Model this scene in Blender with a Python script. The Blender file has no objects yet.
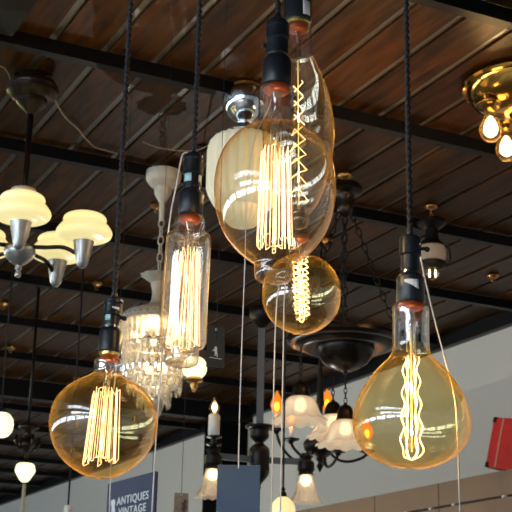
import bpy, bmesh, math, random
from mathutils import Vector as V, Matrix, Quaternion
random.seed(7)
PI = math.pi
sc = bpy.context.scene
COL = sc.collection
F = 1277.0                      # focal length in pixels of the 512 frame
YAW, PITCH, ROLL = 0.45754, 0.30975, 0.02128
CAM = V((0, 0, 1.6))
CEIL = 3.8
WALLX = 4.98

# ------------------------------------------------------------------ camera
f_ = V((math.sin(YAW)*math.cos(PITCH), math.cos(YAW)*math.cos(PITCH), math.sin(PITCH)))
r0 = f_.cross(V((0, 0, 1))).normalized(); u0 = r0.cross(f_)
r_ = math.cos(ROLL)*r0 + math.sin(ROLL)*u0
u_ = -math.sin(ROLL)*r0 + math.cos(ROLL)*u0
cd = bpy.data.cameras.new('camera'); cam = bpy.data.objects.new('camera', cd); COL.objects.link(cam)
m = Matrix.Identity(4)
for i in range(3):
    m[i][0] = r_[i]; m[i][1] = u_[i]; m[i][2] = -f_[i]; m[i][3] = CAM[i]
cam.matrix_world = m
cd.sensor_width = 36; cd.lens = 36*F/512; cd.clip_start = .05; cd.clip_end = 200
cd.dof.use_dof = True; cd.dof.focus_distance = 2.3; cd.dof.aperture_fstop = 22
sc.camera = cam
rh = V((r_.x, r_.y, 0)).normalized()      # camera's right, level
fh = V((f_.x, f_.y, 0)).normalized()      # camera's forward, level

def ray(x, y): return f_ + r_*((x-256)/F) - u_*((y-256)/F)
def at(x, y, d): return CAM + ray(x, y)*d
def onceil(x, y, z=CEIL):
    d = ray(x, y); return CAM + d*((z-CAM.z)/d.z)
def onplane_x(x, y, px):
    d = ray(x, y); return CAM + d*(px/d.x)
def depth(p): return (p-CAM).dot(f_)

class Ax:
    """A thing's axis: it starts at a point and runs down; rows of the photo give places along it."""
    def __init__(s, P0, P1=None, x1=None, y1=None):
        s.P = P0
        if x1 is not None:
            X, Y = (x1-256)/F, -(y1-256)/F
            q = P0-CAM
            A = ((rh.dot(r_)-X*rh.dot(f_)), -(r_.z-X*f_.z)); a0 = q.dot(r_)-X*q.dot(f_)
            B = ((rh.dot(u_)-Y*rh.dot(f_)), -(u_.z-Y*f_.z)); b0 = q.dot(u_)-Y*q.dot(f_)
            det = A[0]*B[1]-A[1]*B[0]
            a = (-a0*B[1]+b0*A[1])/det; b = (-A[0]*b0+B[0]*a0)/det
            s.d = (rh*a - V((0, 0, 1))*b).normalized()
        else:
            s.d = V((0, 0, -1))
        s.e2 = (rh - s.d*rh.dot(s.d)).normalized()           # to the right
        s.e1 = s.e2.cross(s.d)                               # towards or away from the viewer
        if s.e1.dot(f_) > 0: s.e1 = -s.e1
        s.k = depth(P0)/F
    def t(s, y):
        Y = -(y-256)/F; q = s.P-CAM
        return -(q.dot(u_)-Y*q.dot(f_))/(s.d.dot(u_)-Y*s.d.dot(f_))
    def at(s, y): return s.P + s.d*s.t(y)
    def pt(s, t, r, a): return s.P + s.d*t + (s.e1*math.cos(a)+s.e2*math.sin(a))*r

# ------------------------------------------------------------------ materials
MATS = {}
def newmat(name):
    m = bpy.data.materials.new(name); m.use_nodes = True; nt = m.node_tree; nt.nodes.clear()
    out = nt.nodes.new('ShaderNodeOutputMaterial'); MATS[name] = m
    return m, nt, out
def pbr(name, col, rough=.5, metal=0, emit=None, es=0, bump=0, bscale=60, vary=0, coat=0, spec=.5):
    m, nt, out = newmat(name); N = nt.nodes; L = nt.links
    b = N.new('ShaderNodeBsdfPrincipled'); L.new(b.outputs[0], out.inputs[0])
    b.inputs['Base Color'].default_value = (*col, 1); b.inputs['Roughness'].default_value = rough
    b.inputs['Metallic'].default_value = metal; b.inputs['Coat Weight'].default_value = coat; b.inputs['Specular IOR Level'].default_value = spec
    if emit: b.inputs['Emission Color'].default_value = (*emit, 1); b.inputs['Emission Strength'].default_value = es
    if vary or bump:
        tc = N.new('ShaderNodeTexCoord'); no = N.new('ShaderNodeTexNoise'); no.inputs['Scale'].default_value = bscale
        no.inputs['Detail'].default_value = 5; L.new(tc.outputs['Object'], no.inputs['Vector'])
        if vary:
            mx = N.new('ShaderNodeMix'); mx.data_type = 'RGBA'
            L.new(no.outputs['Fac'], mx.inputs[0])
            mx.inputs[6].default_value = (*[c*(1-vary) for c in col], 1); mx.inputs[7].default_value = (*[min(1, c*(1+vary)) for c in col], 1)
            L.new(mx.outputs[2], b.inputs['Base Color'])
        if bump:
            bp = N.new('ShaderNodeBump'); bp.inputs['Strength'].default_value = bump; bp.inputs['Distance'].default_value = .003
            L.new(no.outputs['Fac'], bp.inputs['Height']); L.new(bp.outputs[0], b.inputs['Normal'])
    return m
def emis(name, col, s):
    m, nt, out = newmat(name); e = nt.nodes.new('ShaderNodeEmission')
    e.inputs[0].default_value = (*col, 1); e.inputs[1].default_value = s
    nt.links.new(e.outputs[0], out.inputs[0]); return m
def thin_glass(name, tint, rim, refl=.09, power=3.0, rimpow=3.0, rough=0, wavy=0, emit=None, es=0, milk=0, coat=None, cf=.04, cr_=.30):
    """A blown glass wall: clear and lightly tinted face-on, deeper in colour and more mirror-like at grazing angles."""
    m, nt, out = newmat(name); N = nt.nodes; L = nt.links
    lw = N.new('ShaderNodeLayerWeight'); lw.inputs[0].default_value = .5
    def mth(op, a, b=None):
        n = N.new('ShaderNodeMath'); n.operation = op
        for i, v in enumerate((a, b)):
            if v is None: continue
            if isinstance(v, (int, float)): n.inputs[i].default_value = v
            else: L.new(v, n.inputs[i])
        return n.outputs[0]
    p = mth('POWER', lw.outputs['Facing'], power)
    fac = mth('ADD', mth('MULTIPLY', p, .9-refl), refl)
    q = mth('POWER', lw.outputs['Facing'], rimpow)
    mx = N.new('ShaderNodeMix'); mx.data_type = 'RGBA'; L.new(q, mx.inputs[0])
    mx.inputs[6].default_value = (*tint, 1); mx.inputs[7].default_value = (*rim, 1)
    tr = N.new('ShaderNodeBsdfTransparent'); L.new(mx.outputs[2], tr.inputs[0])
    gl = N.new('ShaderNodeBsdfGlossy'); gl.inputs['Roughness'].default_value = rough
    gm = N.new('ShaderNodeMix'); gm.data_type = 'RGBA'; L.new(q, gm.inputs[0])
    gm.inputs[6].default_value = (1, 1, 1, 1); gm.inputs[7].default_value = (*[.35+.65*c for c in rim], 1)
    L.new(gm.outputs[2], gl.inputs[0])
    if wavy:
        tc = N.new('ShaderNodeTexCoord'); no = N.new('ShaderNodeTexNoise'); no.inputs['Scale'].default_value = wavy
        L.new(tc.outputs['Object'], no.inputs['Vector'])
        bp = N.new('ShaderNodeBump'); bp.inputs['Strength'].default_value = .5; bp.inputs['Distance'].default_value = .01
        L.new(no.outputs['Fac'], bp.inputs['Height']); L.new(bp.outputs[0], gl.inputs['Normal'])
    base = tr.outputs[0]
    if milk:
        df = N.new('ShaderNodeBsdfTranslucent'); df.inputs[0].default_value = (.95, .92, .85, 1)
        d2 = N.new('ShaderNodeBsdfDiffuse'); d2.inputs[0].default_value = (.95, .92, .85, 1)
        a = N.new('ShaderNodeMixShader'); a.inputs[0].default_value = .5; L.new(df.outputs[0], a.inputs[1]); L.new(d2.outputs[0], a.inputs[2])
        b = N.new('ShaderNodeMixShader'); b.inputs[0].default_value = milk; L.new(base, b.inputs[1]); L.new(a.outputs[0], b.inputs[2]); base = b.outputs[0]
    if coat:     # the coloured film inside the glass scatters a little of the light
        df = N.new('ShaderNodeBsdfTranslucent'); df.inputs[0].default_value = (*coat, 1)
        d2 = N.new('ShaderNodeBsdfDiffuse'); d2.inputs[0].default_value = (*coat, 1)
        a = N.new('ShaderNodeMixShader'); a.inputs[0].default_value = .5; L.new(df.outputs[0], a.inputs[1]); L.new(d2.outputs[0], a.inputs[2])
        cfac = mth('ADD', mth('MULTIPLY', mth('POWER', lw.outputs['Facing'], 4.0), cr_), cf)
        b = N.new('ShaderNodeMixShader'); L.new(cfac, b.inputs[0]); L.new(base, b.inputs[1]); L.new(a.outputs[0], b.inputs[2]); base = b.outputs[0]
    ms = N.new('ShaderNodeMixShader'); L.new(fac, ms.inputs[0]); L.new(base, ms.inputs[1]); L.new(gl.outputs[0], ms.inputs[2])
    last = ms.outputs[0]
    if emit:
        em = N.new('ShaderNodeEmission'); em.inputs[0].default_value = (*emit, 1); em.inputs[1].default_value = es
        ad = N.new('ShaderNodeAddShader'); L.new(last, ad.inputs[0]); L.new(em.outputs[0], ad.inputs[1]); last = ad.outputs[0]
    L.new(last, out.inputs[0]); return m

def wood_ceiling():
    m, nt, out = newmat('ceiling_wood'); N = nt.nodes; L = nt.links
    b = N.new('ShaderNodeBsdfPrincipled'); L.new(b.outputs[0], out.inputs[0])
    b.inputs['Roughness'].default_value = .40; b.inputs['Specular IOR Level'].default_value = .16
    tc = N.new('ShaderNodeTexCoord'); sp = N.new('ShaderNodeSeparateXYZ'); L.new(tc.outputs['Object'], sp.inputs[0])
    def mth(op, a, v):
        n = N.new('ShaderNodeMath'); n.operation = op; L.new(a, n.inputs[0])
        if isinstance(v, (int, float)): n.inputs[1].default_value = v
        else: L.new(v, n.inputs[1])
        return n.outputs[0]
    bx = mth('FLOOR', mth('DIVIDE', mth('SUBTRACT', sp.outputs[0], 1.2), .2045), 0)
    by = mth('FLOOR', mth('DIVIDE', mth('SUBTRACT', sp.outputs[1], 3.2), .9965), 0)
    cb = N.new('ShaderNodeCombineXYZ'); L.new(bx, cb.inputs[0]); L.new(by, cb.inputs[1])
    wn = N.new('ShaderNodeTexWhiteNoise'); wn.noise_dimensions = '2D'; L.new(cb.outputs[0], wn.inputs[0])
    mp = N.new('ShaderNodeMapping'); mp.inputs['Scale'].default_value = (14, 1.6, 1); L.new(tc.outputs['Object'], mp.inputs[0])
    av = N.new('ShaderNodeVectorMath'); av.operation = 'ADD'; L.new(mp.outputs[0], av.inputs[0])
    sv = N.new('ShaderNodeVectorMath'); sv.operation = 'SCALE'; sv.inputs[3].default_value = 30; L.new(wn.outputs['Color'], sv.inputs[0]); L.new(sv.outputs[0], av.inputs[1])
    no = N.new('ShaderNodeTexNoise'); no.inputs['Scale'].default_value = 2.2; no.inputs['Detail'].default_value = 8; no.inputs['Distortion'].default_value = .25
    L.new(av.outputs[0], no.inputs['Vector'])
    cr = N.new('ShaderNodeValToRGB'); L.new(no.outputs['Fac'], cr.inputs[0])
    cr.color_ramp.elements[0].position = .3; cr.color_ramp.elements[0].color = (.013, .0052, .0010, 1)
    cr.color_ramp.elements[1].position = .75; cr.color_ramp.elements[1].color = (.095, .036, .005, 1)
    hs = N.new('ShaderNodeHueSaturation'); L.new(cr.outputs[0], hs.inputs['Color'])
    L.new(mth('ADD', mth('MULTIPLY', wn.outputs['Value'], .55), .72), hs.inputs['Value'])
    L.new(hs.outputs[0], b.inputs['Base Color'])
    bp = N.new('ShaderNodeBump'); bp.inputs['Strength'].default_value = .15; bp.inputs['Distance'].default_value = .002
    L.new(no.outputs['Fac'], bp.inputs['Height']); L.new(bp.outputs[0], b.inputs['Normal'])
    return m

M_CEIL = wood_ceiling()
M_BEAM = pbr('black_steel', (.004, .004, .005), .40, 0, spec=.22, vary=.3, bscale=8)
M_BATTEN = pbr('dark_metal_strip', (.17, .17, .165), .30, .5, vary=.35, bscale=6, bump=.2)
M_GIRDER = pbr('grey_painted_steel', (.009, .010, .011), .6, 0, spec=.2)
M_POST = pbr('blue_grey_painted_steel', (.075, .095, .12), .45)
M_LINING = pbr('black_ceiling_lining', (.01, .009, .008), .8)
M_WALL = pbr('painted_wall', (.64, .62, .575), .85, vary=.03, bscale=2)
M_FLOOR = pbr('concrete_floor', (.16, .15, .13), .5, vary=.25, bscale=1.5)
M_DARKWALL = pbr('black_column_paint', (.004, .004, .004), .95, spec=.02)
M_BAKE = pbr('black_bakelite', (.010, .012, .017), .34, 0, spec=.4, bump=.06, bscale=300)
M_BAKE2 = pbr('dark_bronze', (.030, .021, .015), .30, .7, vary=.4, bscale=30)
M_IRON = pbr('black_iron', (.010, .009, .009), .36, .4, spec=.3, bump=.15, bscale=80)
M_CORD = pbr('black_braided_cord', (.007, .006, .010), .75)
M_STRING = pbr('white_string', (.80, .76, .74), .8)
M_CHROME = pbr('chrome', (.72, .78, .85), .10, 1)
M_SILVER = pbr('brushed_nickel', (.44, .44, .44), .34, .85, vary=.2, bscale=20)
M_BRASS = pbr('polished_brass', (.50, .27, .06), .10, 1, bump=.10, bscale=25)
M_BRASS2 = pbr('aged_brass', (.55, .30, .09), .3, .9, vary=.3, bscale=40)
M_CREAMMETAL = pbr('cream_painted_metal', (.60, .55, .45), .5, .1, vary=.2, bscale=50)
M_CEMENT = pbr('orange_bulb_cement', (.32, .06, .012), .35, .3, emit=(1, .20, .03), es=.025)  # slight emission adds a glow, though cement gives no light
M_GOLDRING = pbr('brass_screw_base', (.80, .62, .22), .25, .9)
M_ROD = pbr('filament_support_glass', (.95, .80, .45), .15, 0, emit=(1, .62, .18), es=.75)  # emission stands in for filament light caught in the rod
M_LEADIN = pbr('filament_lead_wire', (.62, .50, .34), .3, .9)
M_FIL = emis('glowing_filament', (1, .60, .32), 3.4)
M_FIL2 = emis('glowing_filament_hot', (1, .62, .26), 6.0)
M_G_AMBER = thin_glass('amber_glass', (.98, .92, .64), (.80, .38, .06), .11, 3.8, 3.8, coat=(1, .62, .12), cf=.009, cr_=.42)
M_BRONZE_D = pbr('blackened_bronze', (.014, .010, .008), .26, .6, vary=.3, bscale=30)
M_G_CLEAR = thin_glass('pale_amber_glass', (.99, .95, .82), (.80, .38, .08), .11, 3.8, 4.4, coat=(1, .62, .16), cf=.006, cr_=.34)
M_G_TUBE = thin_glass('tinted_tube_glass', (.95, .94, .88), (.78, .55, .25), .22, 1.8, 3.0, coat=(1, .80, .5), cf=.03)
M_G_NECK = thin_glass('clear_neck_glass', (.97, .96, .92), (.60, .38, .20), .30, 2.4, 5.0)
M_G_PLAIN = thin_glass('clear_glass', (.97, .97, .97), (.6, .6, .6), .10, 3.0, 3.0)
M_CRYSTAL = thin_glass('cut_crystal', (.97, .95, .90), (.80, .76, .66), .24, 1.4, 2.0, rough=.05, milk=.12)
M_BELL = thin_glass('frosted_ruffled_glass', (.95, .92, .86), (.7, .66, .6), .12, 2.0, 2.0, rough=.15, milk=.50, emit=(1, .74, .48), es=.16)
M_BELLC = thin_glass('clear_ruffled_glass', (.96, .94, .90), (.6, .57, .52), .14, 1.6, 2.0, rough=.08, wavy=60, milk=.16, emit=(1, .70, .42), es=.08)
M_SHADE = pbr('glowing_cream_glass', (.80, .74, .50), .25, 0, emit=(1, .84, .36), es=.60)
M_SHADE_B = pbr('bright_cream_glass', (.85, .80, .55), .25, 0, emit=(1, .95, .55), es=1.1)
M_SHADE_D = pbr('cream_ribbed_glass', (.70, .68, .55), .28, 0, emit=(1, .93, .62), es=.20)
M_LANT = pbr('frosted_barrel_glass', (.42, .35, .27), .5, 0, emit=(1, .7, .45), es=.03)
M_HOT = emis('lit_bulb_core', (1, .70, .30), 9)
M_WARM = emis('warm_small_bulb', (1, .68, .34), 5)
M_AMBERFLAME = thin_glass('amber_flame_glass', (1, .42, .05), (.75, .14, .01), .10, 2.5, 1.5, emit=(1, .33, .03), es=.45)
M_AMBERCORE = emis('amber_flame_core', (1, .62, .20), 5)
M_CANDLE = pbr('white_candle_sleeve', (.80, .78, .74), .45)
M_TAGBLUE = pbr('dark_blue_card', (.035, .060, .105), .55, vary=.08, bscale=10)
M_TAGGREY = pbr('grey_brown_card', (.040, .030, .022), .8, vary=.1, spec=.1, bscale=20)
M_TAGBROWN = pbr('printed_brown_card', (.30, .23, .15), .7, vary=.5, bscale=45)
M_INK = pbr('dark_brown_ink', (.10, .06, .04), .7)
M_PRINT = pbr('beige_print', (.55, .45, .34), .6)
M_WHITEINK = pbr('white_lettering_paint', (.72, .76, .80), .5)
M_SIGN = pbr('navy_sign_board', (.085, .098, .15), .75, spec=.1, vary=.15, bscale=4)
M_LABELW = pbr('white_sticker', (.75, .75, .74), .5)
M_LABELC = pbr('pale_cyan_sticker', (.40, .68, .74), .4)
M_CAB = pbr('light_brown_board', (.25, .155, .085), .5, vary=.12, bscale=5)
M_GAP = pbr('black_recess', (.01, .01, .01), .6)
M_RED = pbr('red_leatherette', (.62, .020, .020), .45, vary=.2, bscale=30)
M_STRIPE = pbr('tan_trim', (.55, .36, .22), .6)
M_WIRE = pbr('beige_cable', (.34, .27, .18), .6)
M_WINFRAME = pbr('window_frame_paint', (.10, .10, .10), .5)
M_WOODSTICK = pbr('pale_wood_pole', (.62, .58, .42), .5)

# ------------------------------------------------------------------ building helpers
def props(o, label=None, cat=None, group=None, kind=None):
    if label: o['label'] = label
    if cat: o['category'] = cat
    if group: o['group'] = group
    if kind: o['kind'] = kind
    return o
def thing(name, loc, label, cat, group=None):
    o = bpy.data.objects.new(name, None); COL.objects.link(o); o.location = loc; o.empty_display_size = .05
    return props(o, label, cat, group)
def root_loc(p):
    l = V((0, 0, 0))
    while p: l = l + p.location; p = p.parent
    return l
def obj(name, bm, mat, parent=None, smooth=True, label=None, sharp=None):
    """Link a bmesh given in world coordinates as ONE mesh object."""
    bmesh.ops.recalc_face_normals(bm, faces=bm.faces)
    off = root_loc(parent) if parent else None
    if off is not None:
        bmesh.ops.translate(bm, verts=bm.verts, vec=-off)
    me = bpy.data.meshes.new(name); 
    for f in bm.faces: f.smooth = smooth
    bm.to_mesh(me); bm.free()
    if sharp and smooth: me.set_sharp_from_angle(angle=math.radians(sharp))
    me.materials.append(mat)
    o = bpy.data.objects.new(name, me); COL.objects.link(o)
    if parent: o.parent = parent
    if label: o['label'] = label
    return o
def catmull(P, n=6):
    out = []
    for i in range(len(P)-1):
        p0 = P[max(i-1, 0)]; p1 = P[i]; p2 = P[i+1]; p3 = P[min(i+2, len(P)-1)]
        for k in range(n):
            t = k/n
            out.append(tuple(.5*((2*b)+(c-a)*t+(2*a-5*b+4*c-d)*t*t+(3*b-a-3*c+d)*t**3) for a, b, c, d in zip(p0, p1, p2, p3)))
    out.append(tuple(P[-1])); return out
def lathe(ax, prof, bm=None, seg=40, mod=None):
    """prof: (t, r) in metres along the axis. r<=0 closes to a point. mod(i_fraction, angle) -> (dr factor, dt)"""
    bm = bm or bmesh.new(); rings = []
    n = len(prof)
    for i, (t, r) in enumerate(prof):
        if r <= 1e-6:
            rings.append([bm.verts.new(ax.P+ax.d*t)])
        else:
            ring = []
            for k in range(seg):
                a = 2*PI*k/seg; rr, tt = r, t
                if mod: fr, dt = mod(i/(n-1), a); rr = r*fr; tt = t+dt
                ring.append(bm.verts.new(ax.pt(tt, rr, a)))
            rings.append(ring)
    for a, b in zip(rings, rings[1:]):
        if len(a) == 1 and len(b) == 1: continue
        for k in range(seg):
            j = (k+1) % seg
            if len(a) == 1: bm.faces.new((a[0], b[k], b[j]))
            elif len(b) == 1: bm.faces.new((a[k], b[0], a[j]))
            else: bm.faces.new((a[k], b[k], b[j], a[j]))
    return bm
def pp(ax, L, n=0, cap=True, k=None):
    """profile from photo rows and half widths -> metres; optionally smoothed"""
    if n: L = catmull(L, n)
    kk = k or ax.k
    P = [(ax.t(y), max(r, 0)*kk) for y, r in L]
    if cap:
        if P[0][1] > 1e-6: P = [(P[0][0], 0)] + P
        if P[-1][1] > 1e-6: P = P + [(P[-1][0], 0)]
    return P
def tube(pts, r, bm=None, seg=8, closed=False, caps=True, radii=None, lobes=None, twist=0):
    bm = bm or bmesh.new(); pts = [V(p) for p in pts]; n = len(pts); rings = []
    tan = []
    for i in range(n):
        if closed: t = pts[(i+1) % n]-pts[i-1]
        else: t = pts[min(i+1, n-1)]-pts[max(i-1, 0)]
        tan.append(t.normalized())
    up = V((0, 0, 1)) if abs(tan[0].z) < .9 else V((1, 0, 0))
    nrm = (up - tan[0]*up.dot(tan[0])).normalized()
    for i in range(n):
        nrm = (nrm - tan[i]*nrm.dot(tan[i]))
        nrm = nrm.normalized() if nrm.length > 1e-6 else tan[i].orthogonal().normalized()
        bn = tan[i].cross(nrm); rr = radii[i] if radii else r; ring = []
        for k in range(seg):
            a = 2*PI*k/seg; q = rr
            if lobes: q = rr*(.30+.70*abs(math.cos(a-twist*i)))
            ring.append(bm.verts.new(pts[i]+nrm*math.cos(a)*q+bn*math.sin(a)*q))
        rings.append(ring)
    m = n if closed else n-1
    for i in range(m):
        A = rings[i]; B = rings[(i+1) % n]
        for k in range(seg):
            j = (k+1) % seg; bm.faces.new((A[k], A[j], B[j], B[k]))
    if caps and not closed:
        bm.faces.new(rings[0]); bm.faces.new(list(reversed(rings[-1])))
    return bm
def box(bm, c, e1, e2, e3, s1, s2, s3, bev=0):
    """box centred at c with half sizes along three directions"""
    b = bmesh.new(); vs = {}
    for i in (-1, 1):
        for j in (-1, 1):
            for k in (-1, 1):
                vs[i, j, k] = b.verts.new(V((i*s1, j*s2, k*s3)))
    for q in (((-1,-1,-1),(-1,-1,1),(-1,1,1),(-1,1,-1)), ((1,-1,-1),(1,1,-1),(1,1,1),(1,-1,1)), ((-1,-1,-1),(1,-1,-1),(1,-1,1),(-1,-1,1)),
              ((-1,1,-1),(-1,1,1),(1,1,1),(1,1,-1)), ((-1,-1,-1),(-1,1,-1),(1,1,-1),(1,-1,-1)), ((-1,-1,1),(1,-1,1),(1,1,1),(-1,1,1))):
        b.faces.new([vs[t] for t in q])
    if bev: bmesh.ops.bevel(b, geom=list(b.edges), offset=bev, segments=2, affect='EDGES')
    bm = bm or bmesh.new(); mp = {}
    for v in b.verts: mp[v] = bm.verts.new(V(c)+V(e1)*v.co.x+V(e2)*v.co.y+V(e3)*v.co.z)
    for f in b.faces: bm.faces.new([mp[v] for v in f.verts])
    b.free(); return bm
X_, Y_, Z_ = V((1, 0, 0)), V((0, 1, 0)), V((0, 0, 1))
def abox(x0, x1, y0, y1, z0, z1, bm=None, bev=0):
    return box(bm, ((x0+x1)/2, (y0+y1)/2, (z0+z1)/2), X_, Y_, Z_, (x1-x0)/2, (y1-y0)/2, (z1-z0)/2, bev)
def struct(name, bm, mat, **k):
    o = obj(name, bm, mat, smooth=False, **k); o['kind'] = 'structure'; return o
def sphere(c, r, bm=None, sz=1.0, seg=20):
    a = Ax(V(c)); n = 12
    return lathe(a, [(-math.cos(PI*i/n)*r*sz, math.sin(PI*i/n)*r if 0 < i < n else 0) for i in range(n+1)], bm, seg)
def patch(ax, y0, y1, rpx, a0, a1, corner=None):
    """a sticker bent round a cylinder"""
    bm = bmesh.new(); n = 6; r = rpx*ax.k; t0, t1 = ax.t(y0), ax.t(y1); rows = []
    for i in range(n+1):
        a = a0+(a1-a0)*i/n; lo = t1
        if corner: lo = t0+(t1-t0)*(corner[0]+(corner[1]-corner[0])*i/n)
        rows.append([bm.verts.new(ax.pt(t, q, a)) for t, q in ((t0, r), (lo, r), (lo, r+.0005), (t0, r+.0005))])
    for A, B in zip(rows, rows[1:]):
        for k in range(4): bm.faces.new((A[k], A[(k+1) % 4], B[(k+1) % 4], B[k]))
    bm.faces.new(rows[0]); bm.faces.new(rows[-1]); return bm
def chain(A, B, L=.045, r=.0035, w=.012, sag=0):
    """oval links from A to B"""
    A, B = V(A), V(B); n = max(2, round((B-A).length/(L*.78))); bm = bmesh.new(); d = (B-A)/n
    D = d.normalized(); s1 = D.orthogonal().normalized(); s2 = D.cross(s1)
    for i in range(n):
        c = A+d*(i+.5) + V((0, 0, -1))*sag*4*((i+.5)/n)*(1-(i+.5)/n); s = s1 if i % 2 else s2; pts = []
        for k in range(14):
            a = 2*PI*k/14; pts.append(c+D*math.cos(a)*(L/2)+s*math.sin(a)*w)
        tube(pts, r, bm, 6, closed=True)
    return bm
def spark(loc, watts, col, r=.03, name='lamp_or_fill_light'):
    l = bpy.data.lights.new(name, 'POINT'); l.energy = watts; l.color = col; l.shadow_soft_size = 0
    o = bpy.data.objects.new(name, l); COL.objects.link(o); o.location = loc; return o

# ------------------------------------------------------------------ the room
YB, YF, XL = -8.0, 26.0, -6.0
struct('floor', abox(XL-.1, WALLX+.1, YB, YF, -.1, 0), M_FLOOR)
SX0, SX1, SY0, SY1 = -5.6, -3.4, -5.0, 3.5       # roof light left of the camera
bm = abox(XL-.1, SX0, YB, YF, CEIL+.017, CEIL+.08); abox(SX1, WALLX+.1, YB, YF, CEIL+.017, CEIL+.08, bm)
abox(SX0, SX1, YB, SY0, CEIL+.017, CEIL+.08, bm); abox(SX0, SX1, SY1, YF, CEIL+.017, CEIL+.08, bm)
struct('ceiling', bm, M_LINING)
bm = abox(SX0-.03, SX0, SY0, SY1, CEIL-.02, CEIL+.25); abox(SX1, SX1+.03, SY0, SY1, CEIL-.02, CEIL+.25, bm)
abox(SX0-.03, SX1+.03, SY0-.03, SY0, CEIL-.02, CEIL+.25, bm); abox(SX0-.03, SX1+.03, SY1, SY1+.03, CEIL-.02, CEIL+.25, bm)
o = struct('window_20', bm, M_WINFRAME); obj('pane', abox(SX0, SX1, SY0, SY1, CEIL+.20, CEIL+.206), M_G_PLAIN, o, smooth=False)
l = bpy.data.lights.new('daylight', 'AREA'); l.shape = 'RECTANGLE'; l.size = SX1-SX0; l.size_y = SY1-SY0; l.cycles.is_portal = True
o = bpy.data.objects.new('daylight', l); COL.objects.link(o); o.location = ((SX0+SX1)/2, (SY0+SY1)/2, CEIL+.26)
xs = [1.2+.2045*k for k in range(-34, 19)]; xs = [x for x in xs if XL+.1 < x < WALLX-.05]
bm = bmesh.new()
for a, b in zip([XL-.1]+xs, xs+[WALLX+.1]):
    if b < SX0-.03 or a > SX1+.03: abox(a+.0175, b-.0175, YB, YF, CEIL, CEIL+.017, bm)
    else:
        abox(a+.0175, b-.0175, YB, SY0-.03, CEIL, CEIL+.017, bm); abox(a+.0175, b-.0175, SY1+.03, YF, CEIL, CEIL+.017, bm)
struct('ceiling_boards', bm, M_CEIL)
struct('wall_right', abox(WALLX, WALLX+.12, YB, YF, 0, CEIL), M_WALL)
struct('wall_far', abox(XL, WALLX, YF, YF+.12, 0, CEIL), M_WALL)
struct('wall_behind', abox(XL, WALLX, YB-.12, YB, 0, CEIL), M_WALL)
# street side: a long row of windows
wins = [(-7.4+2.75*i, -7.4+2.75*i+2.45) for i in range(12)]
W0, W1 = 1.80, 2.75
high = [(-7.4, -4.4), (-4.1, -1.1), (-.8, 2.2)]; H0, H1 = 3.10, 3.68
bm = abox(XL-.12, XL, YB, YF, 0, W0); abox(XL-.12, XL, YB, YF, W1, H0, bm); abox(XL-.12, XL, YB, YF, H1, CEIL, bm)
ys = [YB] + [v for w in high for v in w] + [YF]
for i in range(0, len(ys), 2): abox(XL-.12, XL, ys[i], ys[i+1], H0, H1, bm)
ys = [YB] + [v for w in wins for v in w] + [YF]
for i in range(0, len(ys), 2): abox(XL-.12, XL, ys[i], ys[i+1], W0, W1, bm)
struct('wall_left', bm, M_WALL)
for i, (a, b, W0, W1) in enumerate([(a, b, W0, W1) for a, b in wins]+[(a, b, H0, H1) for a, b in high]):
    bm = abox(XL-.10, XL-.04, a, a+.06, W0, W1); abox(XL-.10, XL-.04, b-.06, b, W0, W1, bm)
    abox(XL-.10, XL-.04, a+.06, b-.06, W0, W0+.06, bm); abox(XL-.10, XL-.04, a+.06, b-.06, W1-.06, W1, bm)
    abox(XL-.10, XL-.04, (a+b)/2-.03, (a+b)/2+.03, W0+.06, W1-.06, bm)
    w = struct('window_%d' % (i+1), bm, M_WINFRAME)
    obj('pane', abox(XL-.075, XL-.070, a+.06, b-.06, W0+.06, W1-.06), M_G_PLAIN, w, smooth=False)
    l = bpy.data.lights.new('daylight', 'AREA'); l.shape = 'RECTANGLE'; l.size = W1-W0; l.size_y = b-a
    l.cycles.is_portal = True
    o = bpy.data.objects.new('daylight', l); COL.objects.link(o); o.location = (XL-.14, (a+b)/2, (W0+W1)/2)
    o.rotation_euler = (0, -PI/2, 0)

# ceiling strips and beams
n = 1
for k in range(-34, 19):
    x = 1.2+.2045*k
    if x < XL+.1 or x > WALLX-.05: continue
    bm = bmesh.new()
    for ya, yb in ([(YB, YF)] if not SX0-.05 < x < SX1+.05 else [(YB, SY0-.03), (SY1+.03, YF)]): abox(x-.0165, x+.0165, ya, yb, CEIL+.011, CEIL+.017, bm)
    struct('trim_%d' % n, bm, M_BATTEN); n += 1
for k in range(-10, 22):
    y = (3.30+1.02*k)*.977
    if y < YB or y > YF: continue
    hh, ww = (.055, .045) if k != 7 else (.15, .10)
    z1 = CEIL-.004; bm = abox(XL, WALLX, y-ww, y-ww+.012, z1-hh, z1)               # web
    abox(XL, WALLX, y-ww+.012, y, z1-hh, z1-hh+.008, bm)                            # flange
    o = struct('ceiling_beam', bm, M_BEAM)
o = struct('ceiling_beam', abox(.84, 1.035, YB, 4.14, CEIL-.05, CEIL-.004), M_GIRDER)
struct('trim_%d' % n, abox(WALLX-.05, WALLX, YB, YF, CEIL-.10, CEIL-.004), M_BEAM); n += 1

# black column by the right hand wall
pL = onplane_x(204, 450, 4.72); pR = onplane_x(245, 450, 4.95); print('col', pL.y, pR.y)
struct('column', abox(4.72, 4.975, min(pL.y-.15, pR.y), pL.y, 0, CEIL-.11), M_DARKWALL)

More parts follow.
